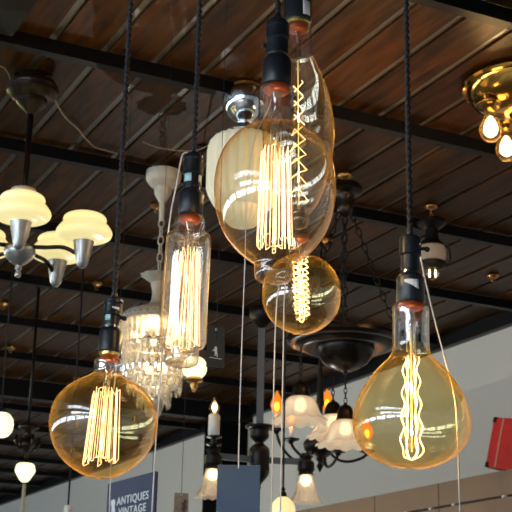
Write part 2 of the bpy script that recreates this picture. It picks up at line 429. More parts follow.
# ------------------------------------------------------------------ hanging filament bulbs
def cord_path(ax_top, P1, n=None):
    L = (ax_top-P1).length; n = max(20, int(L/.0022))
    return [ax_top.lerp(P1, i/n) for i in range(n+1)]
def bulb_pendant(name, label, d, cordtop, y_nub, x_bot, y_bot, sock, glass_parts, fil, extra=None, ylow=None):
    """cordtop: photo point on the cord; the cord runs straight up to the ceiling."""
    P0 = at(cordtop[0], cordtop[1], d)
    vert = Ax(P0); ax = Ax(vert.at(y_nub), x1=x_bot, y1=y_bot)
    root = thing(name, ax.at(y_bot), label, 'pendant light', 'filament bulbs hanging on braided cords')
    top = V((P0.x, P0.y, CEIL-.005))
    obj('cord', tube(cord_path(top, ax.at(y_nub)+V((0,0,-.004))), .0052, seg=12, lobes=2, twist=.55), M_CORD, root)
    obj('ceiling_rose', lathe(Ax(V((P0.x, P0.y, CEIL))), [(0.004, 0), (.004, .05), (.012, .05), (.03, .025), (.034, .008), (.034, 0)]), M_BAKE, root, sharp=40)
    sk = obj('socket', lathe(ax, pp(ax, sock['body']), seg=48), M_BAKE, root, sharp=30)
    obj('socket_ring', lathe(ax, pp(ax, sock['ring']), seg=40), M_CHROME, root, sharp=30, label='thin chrome ring')
    sl = obj('socket_sleeve', lathe(ax, pp(ax, sock['sleeve']), seg=48), M_BAKE, root, sharp=30)
    if 'band' in sock:
        obj('screw_base', lathe(ax, pp(ax, sock['band']), seg=40), M_GOLDRING, root, sharp=30)
    obj('bulb_cap', lathe(ax, pp(ax, sock['cement']), seg=40), M_CEMENT, root)
    for nm, prof, mt, kk in glass_parts:
        obj(nm, lathe(ax, pp(ax, prof, kk, cap=False), seg=72), mt, root)
    if extra: extra(ax, root, sk, sl)
    fil(ax, root)
    g = glass_parts[1][1]; ya, yb = g[0][0], g[-1][0]
    for u in (.35, .72): spark(ax.at(ya+(yb-ya)*u)+ax.e1*.004, .55, (1, .66, .30))
    return root, ax
def cage(ax, y0, y1, r0, r1, n, rad=.0009, mat=None, jitter=.0, dx=0):
    """vertical hairpins round a circle, wound as one wire"""
    pts = []; t0, t1 = ax.t(y0), ax.t(y1); k = ax.k
    for i in range(n*2):
        a = 2*PI*(i//2*2+(i % 2)*.9)/(n*2)+.3; j = random.uniform(-1, 1)*jitter
        up, dn = (t0+j*.01, r0*k), (t1+j*.008, r1*k)
        seq = (up, dn) if i % 2 == 0 else (dn, up)
        for t, r in seq:
            pts.append(ax.pt(t, r*(1+.12*math.sin(i*2.3)), a))
    P = []
    for a, b in zip(pts, pts[1:]):
        for q in range(4): P.append(a.lerp(b, q/4))
    P.append(pts[-1]); return tube(P, rad, seg=5)
def wires(ax, y0, y1, r, n, rad=.0006):
    """fine spokes between the stem and the filament bends"""
    pts = []
    t = ax.t(y0); t2 = ax.t(y1)
    for i in range(n):
        a = 2*PI*i/n+.3
        pts += [ax.pt(t2, .001, a), ax.pt(t, r*ax.k, a), ax.pt(t2, .001, a)]
    return tube(pts, rad, seg=4)
def glass_stem(ax, ytop, ybead, r0=5, lead=None, lead2=None, root=None):
    obj('glass_stem', lathe(ax, pp(ax, [(ytop, r0), (ytop+.35*(ybead-ytop), r0*.5), (ytop+.8*(ybead-ytop), r0*.4), (ybead, r0*.55), (ybead+2, .1)], 4, cap=False), seg=16), M_G_NECK, root)
def rodm(ax, y0, y1, rpx, m, nm, root, dx=0):
    a = ax.at(y0)+ax.e2*dx*ax.k; b = ax.at(y1)+ax.e2*dx*ax.k
    obj(nm, tube([a, b], rpx*ax.k, seg=8), m, root)
def lever(ax, y, side, root, L=5, rpx=9):
    c = ax.at(y); d = ax.e2*side; bm = tube([c+d*(rpx-1)*ax.k, c+d*(rpx+L)*ax.k-ax.d*.002], .0028, seg=10)
    sphere(c+d*(rpx+L)*ax.k, .0042, bm); obj('switch', bm, M_BAKE, root)

# --- left round globe
def fA(ax, root):
    glass_stem(ax, 360, 388, 6, root=root); rodm(ax, 388, 462, .8, M_ROD, 'support_rod', root)
    rodm(ax, 372, 396, .35, M_LEADIN, 'lead_wire', root, 3); rodm(ax, 372, 396, .35, M_LEADIN, 'lead_wire', root, -3)
    obj('support_wires', wires(ax, 396, 390, 11, 9), M_LEADIN, root); obj('support_wires', wires(ax, 461, 456, 13, 9), M_LEADIN, root)
    obj('filament', cage(ax, 393, 462, 12, 15.5, 13, .00052, jitter=.9), M_FIL, root)
def eA(ax, root, sk, sl):
    obj('sticker', patch(ax, 309, 312.5, 10.1, .0, .75, (.3, 1)), M_LABELW, sk, label='small white sticker')
    obj('sticker', patch(ax, 316, 322, 8.7, -.75, -.1), M_LABELC, sk, label='pale cyan sticker')
    lever(ax, 318, 1, root, 4, 8)
glo = [(373, 14), (377, 18.5), (381, 26), (387, 35), (396, 44), (408, 50.3), (423, 52.3), (438, 50.2), (452, 44), (464, 34), (473, 21), (477.5, 11), (479, 0)]
rA, aA = bulb_pendant('globe_bulb_pendant', 'large round amber globe bulb with straight glowing filament wires, at lower left of the group', 2.35, (131, 0), 293, 98.5, 480,
    dict(body=[(292.5, 3), (297, 3.2), (298, 6.5), (300.5, 9.6), (304, 9.9), (304.6, 9.2), (315, 9.6), (316, 9.9), (316.8, 8.2), (326, 8.4), (326.3, 7.2)],
         ring=[(326, 8.3), (328.4, 8.5)], sleeve=[(328.2, 8.2), (330.5, 10.6), (333, 11.6), (351.5, 11.3), (353, 10.2)],
         band=[(352.5, 10.1), (355, 10.1), (356, 9.2)], cement=[(355.5, 8.8), (360.5, 9.6), (362, 8)]),
    [('bulb_neck', [(358.5, 10), (360, 13.2), (363, 14.3), (372, 14.2), (375, 15)], M_G_NECK, 4), ('bulb_glass', glo, M_G_AMBER, 5)], fA, eA)

# --- tall tube
def fB(ax, root):
    glass_stem(ax, 222, 250, 5, root=root); rodm(ax, 250, 344, .8, M_ROD, 'support_rod', root)
    rodm(ax, 224, 262, .35, M_LEADIN, 'lead_wire', root, 4); rodm(ax, 224, 262, .35, M_LEADIN, 'lead_wire', root, -4)
    obj('support_wires', wires(ax, 256, 252, 9, 8), M_LEADIN, root); obj('support_wires', wires(ax, 343, 338, 11, 8), M_LEADIN, root)
    obj('filament', cage(ax, 252, 345, 10, 15, 13, .00052, jitter=.9), M_FIL, root)
def eB(ax, root, sk, sl):
    obj('sticker', patch(ax, 176, 184, 9.2, -.95, -.05), M_LABELC, sk, label='pale cyan sticker')
    obj('sticker', patch(ax, 177, 184, 9.2, .75, 1.25), M_LABELW, sk, label='small white sticker')
bulb_pendant('tube_bulb_pendant', 'tall straight cylinder bulb with clear tinted glass and stepped-in bottom, full of upright glowing wires', 2.45, (200, 0), 150, 181, 368,
    dict(body=[(150, 2.5), (153, 3), (154, 7), (157, 10), (160, 10.6), (161, 10), (172, 10.3), (174, 10.6), (175.5, 9), (188, 9.2), (188.5, 8)],
         ring=[(188, 9.2), (190.5, 9.4)], sleeve=[(190.3, 9), (192.5, 11.5), (195, 12.4), (214, 12.2), (216, 11)],
         cement=[(215, 10), (220, 11), (223, 9)]),
    [('bulb_neck', [(214.5, 11), (217, 13.5), (222, 15.2), (232, 15.6), (233.5, 17)], M_G_NECK, 4),
     ('bulb_glass', [(233, 16.5), (234.5, 20), (238, 21.8), (245, 22.2), (300, 22.4), (338, 22.6), (343, 22.2), (346.5, 20.5), (348.5, 17.6), (350, 16.2), (353, 16.2), (360, 16.2), (364, 14.5), (366.5, 9), (367.3, 0)], M_G_TUBE, 4)], fB, eB)

# --- large oval, nearest
def fC(ax, root):
    glass_stem(ax, 92, 140, 6, root=root); rodm(ax, 140, 250, 1.0, M_ROD, 'support_rod', root)
    rodm(ax, 100, 160, .4, M_LEADIN, 'lead_wire', root, 5); rodm(ax, 100, 160, .4, M_LEADIN, 'lead_wire', root, -5)
    obj('support_wires', wires(ax, 157, 146, 11, 10), M_LEADIN, root); obj('support_wires', wires(ax, 240, 248, 15, 10), M_LEADIN, root)
    obj('filament', cage(ax, 155, 243, 13, 15.5, 16, .00052, jitter=1.2), M_FIL, root)
def eC(ax, root, sk, sl): lever(ax, 46, -1, root, 4, 9)
bulb_pendant('oval_bulb_pendant', 'huge oval egg-shaped bulb with knob at its bottom, nearest and largest of all', 2.1, (278, 0), 15, 273.5, 285,
    dict(body=[(14, 3), (18, 4.5), (19.5, 6), (22, 10), (26, 11.8), (28, 12), (28.6, 11.4), (38, 11.9), (39.5, 12.2), (41, 10.8), (55, 11.3), (55.5, 9.5)],
         ring=[(55, 10.2), (57.5, 10.6)], sleeve=[(57.3, 10), (59, 12.5), (62, 14.2), (84, 14.6), (86.5, 13.4)],
         cement=[(85.5, 12), (91, 13.5), (93.5, 10)]),
    [('bulb_neck', [(85, 13), (87, 16), (91, 17.4), (105, 17.4), (122, 17.4), (127.5, 17.4)], M_G_NECK, 4),
     ('bulb_glass', [(127.5, 17.4), (127.8, 22), (131, 30), (138.5, 40), (151, 50), (168, 56.4), (188, 58.3), (210, 56.3), (230, 49.5), (245, 39.5), (254, 31), (260, 23.5), (263, 19.2), (266, 18.3), (275, 18.3), (280, 15.5), (282.5, 9), (283, 0)], M_G_CLEAR, 4)], fC, eC)

# --- long bottle shaped bulb behind it
def spiral(ax, y0, y1, r0, r1, turns, rad, zig=0):
    pts = []; n = int(turns*(4 if zig else 20)); t0, t1 = ax.t(y0), ax.t(y1)
    for i in range(n+1):
        u = i/n; a = 2*PI*turns*u+.6; r = (r0+(r1-r0)*u)*ax.k
        pts.append(ax.pt(t0+(t1-t0)*u+(zig*(-1)**i), r, a))
    return tube(pts, rad, seg=5)
def fD(ax, root):
    glass_stem(ax, 26, 70, 5, root=root); rodm(ax, 60, 205, .6, M_ROD, 'support_rod', root)
    rodm(ax, 28, 42, 1.6, M_CEMENT, 'exhaust_tip', root)
    obj('filament', spiral(ax, 80, 202, 6, 9, 8.4, .0010, .006), M_FIL, root)
def eD(ax, root, sk, sl): obj('sticker', patch(ax, 6, 20, 14.2, .35, 1.0), M_LABELW, sl, label='white paper sticker')
bulb_pendant('bottle_bulb_pendant', 'long bottle-shaped clear bulb with zigzag filament, partly behind the huge oval bulb', 2.55, (297, 0), -30, 299, 229,
    dict(body=[(-30, 3), (-27, 8), (-24, 11), (-12, 11), (-11, 9.5)], ring=[(-11, 10.5), (-9, 10.8)], sleeve=[(-9, 10), (-6, 13), (-2, 13.9), (21, 13.9), (22.5, 12.8)],
         band=[(22, 12.6), (24.5, 12.6), (26, 11.5)], cement=[(25, 10), (30, 11), (32, 8)]),
    [('bulb_neck', [(24, 11.5), (27, 13.2), (35, 13.6), (50, 13.6), (56, 14.8)], M_G_NECK, 4),
     ('bulb_glass', [(55, 14.4), (64, 18.5), (78, 24.5), (96, 30), (115, 33.4), (132, 34.5), (150, 33.6), (170, 30), (190, 24), (204, 17.5), (211, 12), (215, 10), (222, 9.8), (227, 7), (229, 0)], M_G_CLEAR, 4)], fD, eD)

# --- small round globe below them
def loops(ax, y0, y1, w, n, waves, amp, rad, mat, root, nm='filament'):
    """tall loops of wavy wire hung side by side"""
    t0, t1 = ax.t(y0), ax.t(y1)
    for i in range(n):
        a = PI*i/n+.35; pts = []
        m = 70
        for q in range(m+1):
            u = q/m
            if u < .5: s = u*2; side = 1
            else: s = (1-u)*2; side = -1
            bend = math.sqrt(max(0, 1-max(0, (s-.90)/.10)**2))
            r = side*(w*(.62+.38*s))*ax.k*bend + math.sin(s*waves*2*PI+i)*amp*ax.k*bend
            t = t0+(t1-t0)*s
            pts.append(ax.pt(t, r, a))
        obj(nm, tube(pts, rad, seg=5), mat, root)
def fE(ax, root):
    glass_stem(ax, 240, 262, 3.5, root=root); rodm(ax, 258, 316, .5, M_ROD, 'support_rod', root)
    obj('filament', spiral(ax, 260, 316, 9.6, 9, 9.5, .0012, .003), M_FIL2, root)
    loops(ax, 258, 322, 6.5, 1, 5, 1.6, .0011, M_FIL2, root)
bulb_pendant('small_globe_pendant', 'smaller round amber globe bulb with bright coiled filament, hanging just below the huge oval bulb', 2.85, (299.5, 0), 196, 303, 334,
    dict(body=[(196, 2), (199, 5), (201, 7.6), (212, 7.8), (213, 6.8), (219, 7)], ring=[(219, 7), (220.3, 7.1)], sleeve=[(220, 6.8), (222, 8.6), (234, 9), (236, 8.4)],
         cement=[(235, 8.2), (240, 9.4), (242, 7)]),
    [('bulb_neck', [(236, 8.5), (238, 10.2), (242, 10.4), (254, 10.4), (257, 11.5)], M_G_NECK, 4),
     ('bulb_glass', [(256, 10.4), (258.5, 16), (263, 24), (270, 31), (280, 36.5), (294, 38.5), (308, 36.5), (319, 30.5), (327, 21), (332, 11), (333.5, 0)], M_G_AMBER, 5)], fE)

# --- flask shaped bulb at right
def fF(ax, root):
    glass_stem(ax, 306, 352, 5, root=root); rodm(ax, 330, 452, .9, M_ROD, 'support_rod', root)
    rodm(ax, 312, 352, .4, M_LEADIN, 'lead_wire', root, 4); rodm(ax, 312, 352, .4, M_LEADIN, 'lead_wire', root, -4)
    obj('support_wires', wires(ax, 360, 352, 9, 6), M_LEADIN, root)
    loops(ax, 357, 460, 10, 3, 4.5, 1.7, .00105, M_FIL2, root)
def eF(ax, root, sk, sl):
    obj('sticker', patch(ax, 283, 292.5, 14.5, -.55, .45, (.25, 1.0)), M_LABELW, sl, label='torn whitish sticker')
    lever(ax, 249, 1, root, 8, 9)
rF, aF = bulb_pendant('flask_bulb_pendant', 'large flask-shaped amber bulb with long clear neck and wavy glowing filament loops', 2.15, (406, 0), 229, 412, 470,
    dict(body=[(228.5, 3.5), (235, 3.8), (236, 7), (238.5, 10.4), (241, 11), (253, 10.9), (255, 11.2), (256.5, 9.3), (271, 9.6), (272, 8)],
         ring=[(271.5, 9), (274, 9.4)], sleeve=[(273.8, 9), (275.8, 11.6), (278.5, 13.8), (301, 14.3), (303.5, 13.2)],
         cement=[(303, 12), (307, 14.2), (309.5, 11)]),
    [('bulb_neck', [(302.5, 13), (305, 16.2), (309, 17.8), (325, 17.9), (346, 17.9)], M_G_NECK, 4),
     ('bulb_glass', [(345, 17.9), (352, 18.6), (359, 22.5), (366, 29.5), (376, 38), (390, 47), (405, 53.5), (420, 56.2), (434, 55), (446, 49.5), (456, 40.5), (463, 29), (467.5, 16), (469, 0)], M_G_AMBER, 5)], fF, eF)

# ------------------------------------------------------------------ strings and tags
def string_thing(name, label, pts, r=.0014):
    P = [V(p) for p in pts]; o = obj(name, tube([V(p) for p in catmull([tuple(p) for p in P], 5)], r, seg=6), M_STRING)
    return props(o, label, 'string', 'white strings tied to the bulb sockets')
string_thing('price_tag_string', 'white string running down from the big globe bulb at left', [aA.pt(aA.t(302), 10.2*aA.k, 1.2), aA.pt(aA.t(302), 11.5*aA.k, .8), at(118.5, 303, 2.325), at(117.5, 340, 2.29), at(115.5, 375, 2.25), at(113, 400, 2.22), at(111.5, 450, 2.22), at(110.5, 481, 2.24), at(109, 530, 2.3)])
string_thing('price_tag_string', 'long white string knotted on the tube bulb socket and falling to its left', [at(191.5, 153, 2.45), at(184, 153, 2.43), at(181, 160, 2.405), at(177, 182, 2.38), at(169, 226, 2.37), at(163.5, 300, 2.37), at(161, 370, 2.37), at(156, 440, 2.37), at(151, 530, 2.37)])
string_thing('price_tag_string', 'left one of two white strings in front of the small globe bulb', [at(272, 284, 2.1), at(279, 287, 2.14), at(277, 300, 2.3), at(274.5, 358, 2.36), at(271, 530, 2.36)])
string_thing('price_tag_string', 'right one of two white strings in front of the small globe bulb', [at(278, 281, 2.08), at(285, 284, 2.12), at(284, 305, 2.3), at(283.2, 358, 2.36), at(280, 530, 2.36)])
string_thing('price_tag_string', 'white string slanting from the flask bulb socket down across its glass', [aF.pt(aF.t(246), 11.4*aF.k, .9), at(419, 247, 2.12), at(421.5, 262, 2.11), at(427, 288, 2.08), at(436, 325, 2.04), at(446.5, 365, 1.99), at(455, 400, 1.97), at(458, 450, 1.99), at(460.5, 530, 2.08)])
# dark blue card
def card(name, label, corners, th, mat, cat='tag', group=None, hole=None, stringpts=None, srad=.0011, smat=None):
    P = [V(p) for p in corners]; c = sum(P, V())/4
    root = thing(name, c, label, cat, group); nrm = (P[1]-P[0]).cross(P[3]-P[0]).normalized()
    if nrm.dot(f_) < 0: nrm = -nrm
    bm = bmesh.new(); A = [bm.verts.new(p) for p in P]; B = [bm.verts.new(p+nrm*th) for p in P]
    bm.faces.new(A); bm.faces.new(B[::-1])
    for i in range(4): bm.faces.new((A[i], A[(i+1) % 4], B[(i+1) % 4], B[i]))
    o = obj('card', bm, mat, root, smooth=False)
    if hole is not None:
        pts = [hole-nrm*.0012+P[0]*0]; e1 = (P[1]-P[0]).normalized(); e2 = nrm.cross(e1)
        bm = bmesh.new(); ring = [hole-nrm*.0012+(e1*math.cos(a)+e2*math.sin(a))*.0028 for a in [2*PI*i/12 for i in range(12)]]
        tube(ring, .0009, bm, 5, closed=True); obj('eyelet', bm, M_STRING, root)
    if stringpts:
        obj('string', tube([V(p) for p in catmull([tuple(p) for p in stringpts], 4)], srad, seg=6), smat or M_STRING, root)
    return root, o, nrm
h = at(238.5, 471, 2.08)
card('hang_tag', 'plain dark blue card tag hanging on a white string below the huge oval bulb', [at(217.5, 465, 2.09), at(259.8, 465.5, 2.06), at(258.5, 536, 2.06), at(215.5, 536, 2.09)], .003, M_TAGBLUE,
     hole=h, stringpts=[at(276, 30, 2.12), at(275, 70, 2.145), at(270, 105, 2.17), at(256, 135, 2.22), at(247, 185, 2.225), at(245, 262, 2.18), at(242, 340, 2.07), at(239, 440, 2.07), h-f_*.003])
# grey tag with small figure
dT = 3.3
rt, ct, nT = card('hang_tag', 'narrow grey-brown card tag with a small printed figure, right of the tube bulb', [at(207.3, 324.5, dT+.04), at(225, 328, dT), at(224.3, 368.5, dT), at(206, 366.7, dT+.04)], .002, M_TAGGREY,
     hole=at(216.6, 329.5, dT+.02), stringpts=[V((at(219, 250, dT+.02).x, at(219, 250, dT+.02).y, CEIL-.002)), at(217.8, 290, dT+.02), at(216.6, 329.5, dT+.019)], srad=.0009, smat=M_CORD)
def poly_on(name, pts, d, mat, root, push=.0018):
    bm = bmesh.new(); A = [bm.verts.new(at(x, y, d(x) if callable(d) else d)-f_*push) for x, y in pts]
    B = [bm.verts.new(v.co+f_*.001) for v in A]
    bm.faces.new(A); bm.faces.new(B[::-1])
    for i in range(len(A)): bm.faces.new((A[i], A[(i+1) % len(A)], B[(i+1) % len(A)], B[i]))
    return obj(name, bm, mat, root, smooth=False)
dd = lambda x: dT+.04-.04*(x-207)/17.5
poly_on('printed_figure', [(214.4, 347.5), (215.2, 346.4), (216.8, 346.8), (217.2, 348.2), (217, 350), (217.2, 352.5), (217.8, 356.5), (217, 357), (216.2, 353.4), (215.6, 355.6), (214.6, 355.8), (214.8, 352), (214.3, 350.6), (212.6, 351), (212.4, 350.2), (214.2, 349.4)], dd, M_PRINT, rt)
poly_on('printed_line', [(209.5, 356.9), (222, 358.9), (222, 359.5), (209.5, 357.5)], dd, M_PRINT, rt)
# brown picture tag
dB = 5.0
rt, ct, nB = card('hang_tag', 'small brown picture card hanging on a thin wire against the pale wall', [at(174.5, 492.5, dB), at(188.6, 493.5, dB), at(187.5, 530, dB), at(173, 530, dB)], .002, M_TAGBROWN,
     hole=at(181.5, 494.5, dB), stringpts=[V((at(184, 430, dB).x, at(184, 430, dB).y, CEIL-.002)), at(183.5, 440, dB), at(181.6, 494, dB-.001)], srad=.0012, smat=M_CORD)
poly_on('printed_tree', [(184.5, 499), (187, 500), (186, 504), (187, 508), (184.5, 512), (184, 520), (182.5, 520), (183, 512), (181, 509), (182.5, 506), (181.5, 503), (183.5, 502)], dB, M_INK, rt)

# ------------------------------------------------------------------ shop sign
dS = 4.2
tr = at(155.5, 471, dS)
dirr = ray(-545, 652); dirr = V((dirr.x, dirr.y, 0)).normalized()          # the board runs away to the left
def on_sign(x, y):
    n = dirr.cross(Z_); q = ray(x, y); return CAM + q*((tr-CAM).dot(n)/q.dot(n))
tl = on_sign(107.5, 483.5); hgt = .30
right = (tr-tl).normalized(); nS = dirr.cross(Z_).normalized()
if nS.dot(f_) < 0: nS = -nS
bl = V((tl.x, tl.y, tl.z-hgt)); 
root = thing('shop_sign', (tl+tr)/2-V((0, 0, hgt)), 'navy blue board with pale lettering ANTIQUES, hanging below the left globe bulb', 'sign')
wS = (tr-tl).length
ctr = (tl+tr)/2-Z_*hgt/2+nS*.006
obj('board', box(None, ctr, right, nS, Z_, wS/2, .005, hgt/2, .002), M_SIGN, root, smooth=False)
def text(s, p, size, nm, mat, root, sx=1.0):
    c = bpy.data.curves.new(nm, 'FONT'); c.body = s; c.size = size; c.extrude = .0008; c.offset = size*.012; c.space_character = 1.12
    c.materials.append(mat)
    tmp = bpy.data.objects.new(nm+'_curve', c); COL.objects.link(tmp); bpy.context.view_layer.update()
    me = bpy.data.meshes.new_from_object(tmp.evaluated_get(bpy.context.evaluated_depsgraph_get())); bpy.data.objects.remove(tmp)
    o = bpy.data.objects.new(nm, me); COL.objects.link(o); o.parent = root
    mt = Matrix.Identity(4)
    for i in range(3): mt[i][0] = right[i]*sx; mt[i][1] = Z_[i]; mt[i][2] = -nS[i]; mt[i][3] = (p-root.location)[i]
    o.matrix_local = mt; return o
k = dS/F
text('ANTIQUES', on_sign(117, 505.5)-nS*.001, 11.6*k, 'sign_lettering', M_WHITEINK, root, 1.25)
text('& VINTAGE', on_sign(112.6, 517.5)-nS*.001, 11.6*k, 'sign_lettering', M_WHITEINK, root, 1.25)
bm = bmesh.new(); pts = [(111.5, 500.5), (114.8, 499.3), (115.6, 502), (115, 506), (115.2, 512), (111.6, 512.6), (112, 507), (111.2, 504)]
A = [bm.verts.new(on_sign(*q)-nS*.0015) for q in pts]; B = [bm.verts.new(v.co+nS*.001) for v in A]
bm.faces.new(A); bm.faces.new(B[::-1])
for i in range(len(A)): bm.faces.new((A[i], A[(i+1) % len(A)], B[(i+1) % len(A)], B[i]))
obj('sign_emblem', bm, M_WHITEINK, root, smooth=False)
for q in (tl, tr):
    e = q+(ctr-q)*.12; e = V((e.x, e.y, q.z)); obj('hanging_wire', tube([e, V((e.x, e.y, CEIL-.002))], .0008, seg=6), M_CORD, root)

# ------------------------------------------------------------------ shared fixture pieces
def shell(ax, L, th, n=4, seg=40, mod=None):
    """an open shade with wall thickness; L in rows and half widths"""
    P = [(ax.t(y), r*ax.k) for y, r in (catmull(L, n) if n else L)]
    Q = P + [(t, max(r-th, .001)) for t, r in reversed(P)]
    m2 = None
    if mod:
        N = len(P)
        m2 = lambda u, a: mod(min(1, (u*(2*N-1))/(N-1)) if u*(2*N-1) <= N-1 else (2*N-1-u*(2*N-1))/(N-1), a)
    return lathe(ax, Q, seg=seg, mod=m2)
def ceiling_ax(x, y): return Ax(onceil(x, y, CEIL-.004))
def rosette(x, y, label):
    ax = ceiling_ax(x, y)
    root = thing('ceiling_junction_box', ax.P, label, 'ceiling fitting', 'brass junction discs on the ceiling')
    obj('disc', lathe(ax, [(0, 0), (0, .034), (.006, .036), (.012, .03), (.022, .018), (.024, 0)], seg=24), M_BRASS2, root, sharp=40)
    obj('hook', tube([ax.P+ax.d*.02+V((.006*math.cos(a)*1.5, 0, -.012+.012*math.sin(a))) for a in [PI/2+2*PI*i/10*.8 for i in range(11)]], .0022, seg=6), M_BRASS2, root)
rosette(97, 283, 'brass ceiling disc just above the cord of the left globe bulb socket')
rosette(493, 275, 'small brass ceiling disc near the right edge, right of the lantern')
rosette(3, 303, 'brass ceiling disc at the left edge of the view, below the multi-arm chandelier')
rosette(11, 347, 'brass ceiling disc at left, between two beams above the glowing globe')
rosette(77, 378, 'brass ceiling disc at left, just above the shoulder of the left globe bulb')
rosette(157, 205, 'tiny brass ceiling disc beside the stem of the crystal chandelier')
rosette(326, 239, 'brass ceiling disc behind the chains, close above the small globe bulb')

def loc_ax(P, like=None): return Ax(V(P))

# ------------------------------------------------------------------ left multi-arm chandelier
ax = ceiling_ax(34, 75); K = ax.k
hub = ax.at(256)
root = thing('arm_chandelier', hub, 'five-armed nickel chandelier with glowing cream glass shades, at the left edge', 'chandelier')
obj('canopy', lathe(ax, pp(ax, [(75, 14), (79, 15), (82, 19), (84, 23.5), (88, 25.5), (90, 25), (90.8, 26), (94, 25.5), (97, 22), (99, 19), (100, 15.5), (104, 15), (107, 12), (110, 8), (113, 5), (115, 2.5)], k=K), seg=48), M_BAKE2, root, sharp=30)
obj('canopy_bracket', box(None, ax.P+V((0, 0, -.012)), rh, fh, Z_, .075, .025, .010, .003), M_IRON, root)
obj('stem', tube([ax.at(110), ax.at(250)], 2.9*K, seg=14), M_BAKE2, root)
obj('hub', lathe(ax, pp(ax, [(243, 5), (246, 12), (249, 15), (254, 15), (260, 11), (264, 6), (266, 3), (269, 3.6), (271, 2), (274, 3.2), (277, 2.2), (278, 0)], 3, k=K), seg=32), M_SILVER, root)
R = .245
zh = ax.at(247).z
for i in range(5):
    a = math.radians(10+72*i)
    dv = -fh*math.cos(a)+rh*math.sin(a)
    C = V((ax.P.x, ax.P.y, 0))+dv*R
    A0 = V((ax.P.x, ax.P.y, zh))
    endz = zh-.050 if i != 99 else zh
    pts = [A0+dv*.03, A0+dv*.10+Z_*-.004, A0+dv*.17+Z_*-.006, A0+dv*.225+Z_*-.035, V((C.x, C.y, zh-.060))]
    arm = obj('arm', tube([V(p) for p in catmull([tuple(p) for p in pts], 4)], .0085, seg=8), M_BAKE2, root)
    a2 = Ax(V((C.x, C.y, zh-.045))); 
    mm = lambda L: [(t, r) for t, r in L]
    obj('shade_holder', lathe(a2, [(.045, 0), (.042, .012), (.034, .018), (.026, .022), (-.012, .030), (-.052, .038), (-.066, .042), (-.068, .040), (-.05, .034), (-.04, 0)], seg=28), M_SILVER, root, sharp=50)
    prof = [(-.060, .040), (-.066, .055), (-.071, .085), (-.081, .102), (-.096, .106), (-.112, .098), (-.126, .087), (-.133, .081), (-.139, .079), (-.146, .082), (-.157, .077), (-.165, .062), (-.169, .040)]
    pr = catmull(prof, 3)
    obj('lamp_shade', lathe(a2, pr+[(t, r-.004) for t, r in reversed(pr)], seg=40), M_SHADE, root, label='glowing cream glass shade')
    if i == 0:
        obj('shade_collar', lathe(a2, [(-.164, .035), (-.168, .047), (-.176, .049), (-.186, .044), (-.188, .02)], seg=28), M_CREAMMETAL, root)
spark(hub+Z_*.12, 5, (1, .75, .38), .1)

# ------------------------------------------------------------------ crystal chandelier
ax = ceiling_ax(164, 167); K = ax.k
root = thing('crystal_chandelier', ax.at(400), 'white tiered crystal chandelier hanging on a chain behind the tube bulb', 'chandelier')
obj('canopy', lathe(ax, pp(ax, [(170, 12), (172, 17.5), (176, 18), (181, 17), (186, 13), (188, 9), (194, 8.5), (199, 5.5), (203, 3), (219, 2.6), (221, 1.5)], k=K), seg=40), M_CREAMMETAL, root, sharp=40)
obj('canopy_hook', lathe(Ax(ax.P), [(0, .008), (.01, .02), (.02, .012)], seg=16), M_BRASS2, root)
obj('chain', chain(ax.at(219), ax.at(279), L=.05, r=.0035, w=.013), M_CREAMMETAL, root)
obj('top_dish', shell(ax, [(284, 4), (282, 9), (279, 13), (276, 17), (275.5, 18)], .004, 3, 40, mod=lambda u, a: (1+.06*u*math.cos(10*a), 0)), M_CREAMMETAL, root)
K2 = K
fx = ax
obj('neck', lathe(ax, pp(ax, [(279, 3), (282, 7), (285, 7.5), (292, 6), (300, 6.5), (304, 9), (307, 14), (311, 25), (315, 32), (320, 35.5), (323, 35.5), (324, 33)], 3, k=K), seg=48), M_CREAMMETAL, root)
drops = []
def crystal(c, w, h):
    a = Ax(V(c)); bm = lathe(a, [(0, 0), (.004, w*.35), (h*.10, w*.9), (h*.75, w), (h*.9, w*.55), (h, 0)], seg=6); return bm
tiers = [(322, 34.5, 34, 34, .10), (346, 31, 26, 32, .085), (368, 25, 20, 28, .085), (384, 15, 13, 26, .08), (398, 7, 6, 18, .07)]
cnt = 0; rest = bmesh.new()
for (y, r, n, hpx, w) in tiers:
    t = ax.t(y); hh = ax.t(y+hpx)-t
    ring = [ax.pt(t, r*K, 2*PI*q/32) for q in range(32)]
    obj('tier_ring', tube(ring, .004, seg=6, closed=True), M_CREAMMETAL, root)
    for q in range(n):
        a = 2*PI*(q+.5*(tiers.index((y, r, n, hpx, w)) % 2))/n; p = ax.pt(t+.004, r*K, a)
        obj('crystal_drop', crystal(p, .0092, hh*.95), M_CRYSTAL, root, smooth=False); cnt += 1
    # bead festoons between the rings
    for q in range(n):
        for s in range(4):
            a = 2*PI*(q+s/4)/n; p = ax.pt(t-.012+.018*math.sin(PI*s/4), (r+.6)*K, a)
            sphere(p, .0062, rest, seg=6)
        for s in range(3):       # beads above each drop, and a second inner row of drops
            p = ax.pt(t+.02+.028*s, (r-3.5)*K, 2*PI*(q+.5)/n); sphere(p, .009, rest, seg=6, sz=1.3)
o = obj('crystal_beads', rest, M_CRYSTAL, root, smooth=False, label='strings of small clear beads'); o['kind'] = 'stuff'
for q in range(8):
    a = 2*PI*q/8+.2; c = ax.pt(ax.t(336), 21*K, a)
    b = obj('candle_bulb', sphere(c, .013, sz=1.7), M_WARM, root)
for q in range(4):
    a = 2*PI*q/4+.5; c = ax.pt(ax.t(368), 10*K, a); obj('candle_bulb', sphere(c, .011, sz=1.7), M_WARM, root)
spark(ax.at(336), 3.5, (1, .76, .46)); spark(ax.at(360), 1.6, (1, .80, .55)); spark(ax.at(385), .8, (1, .85, .65))

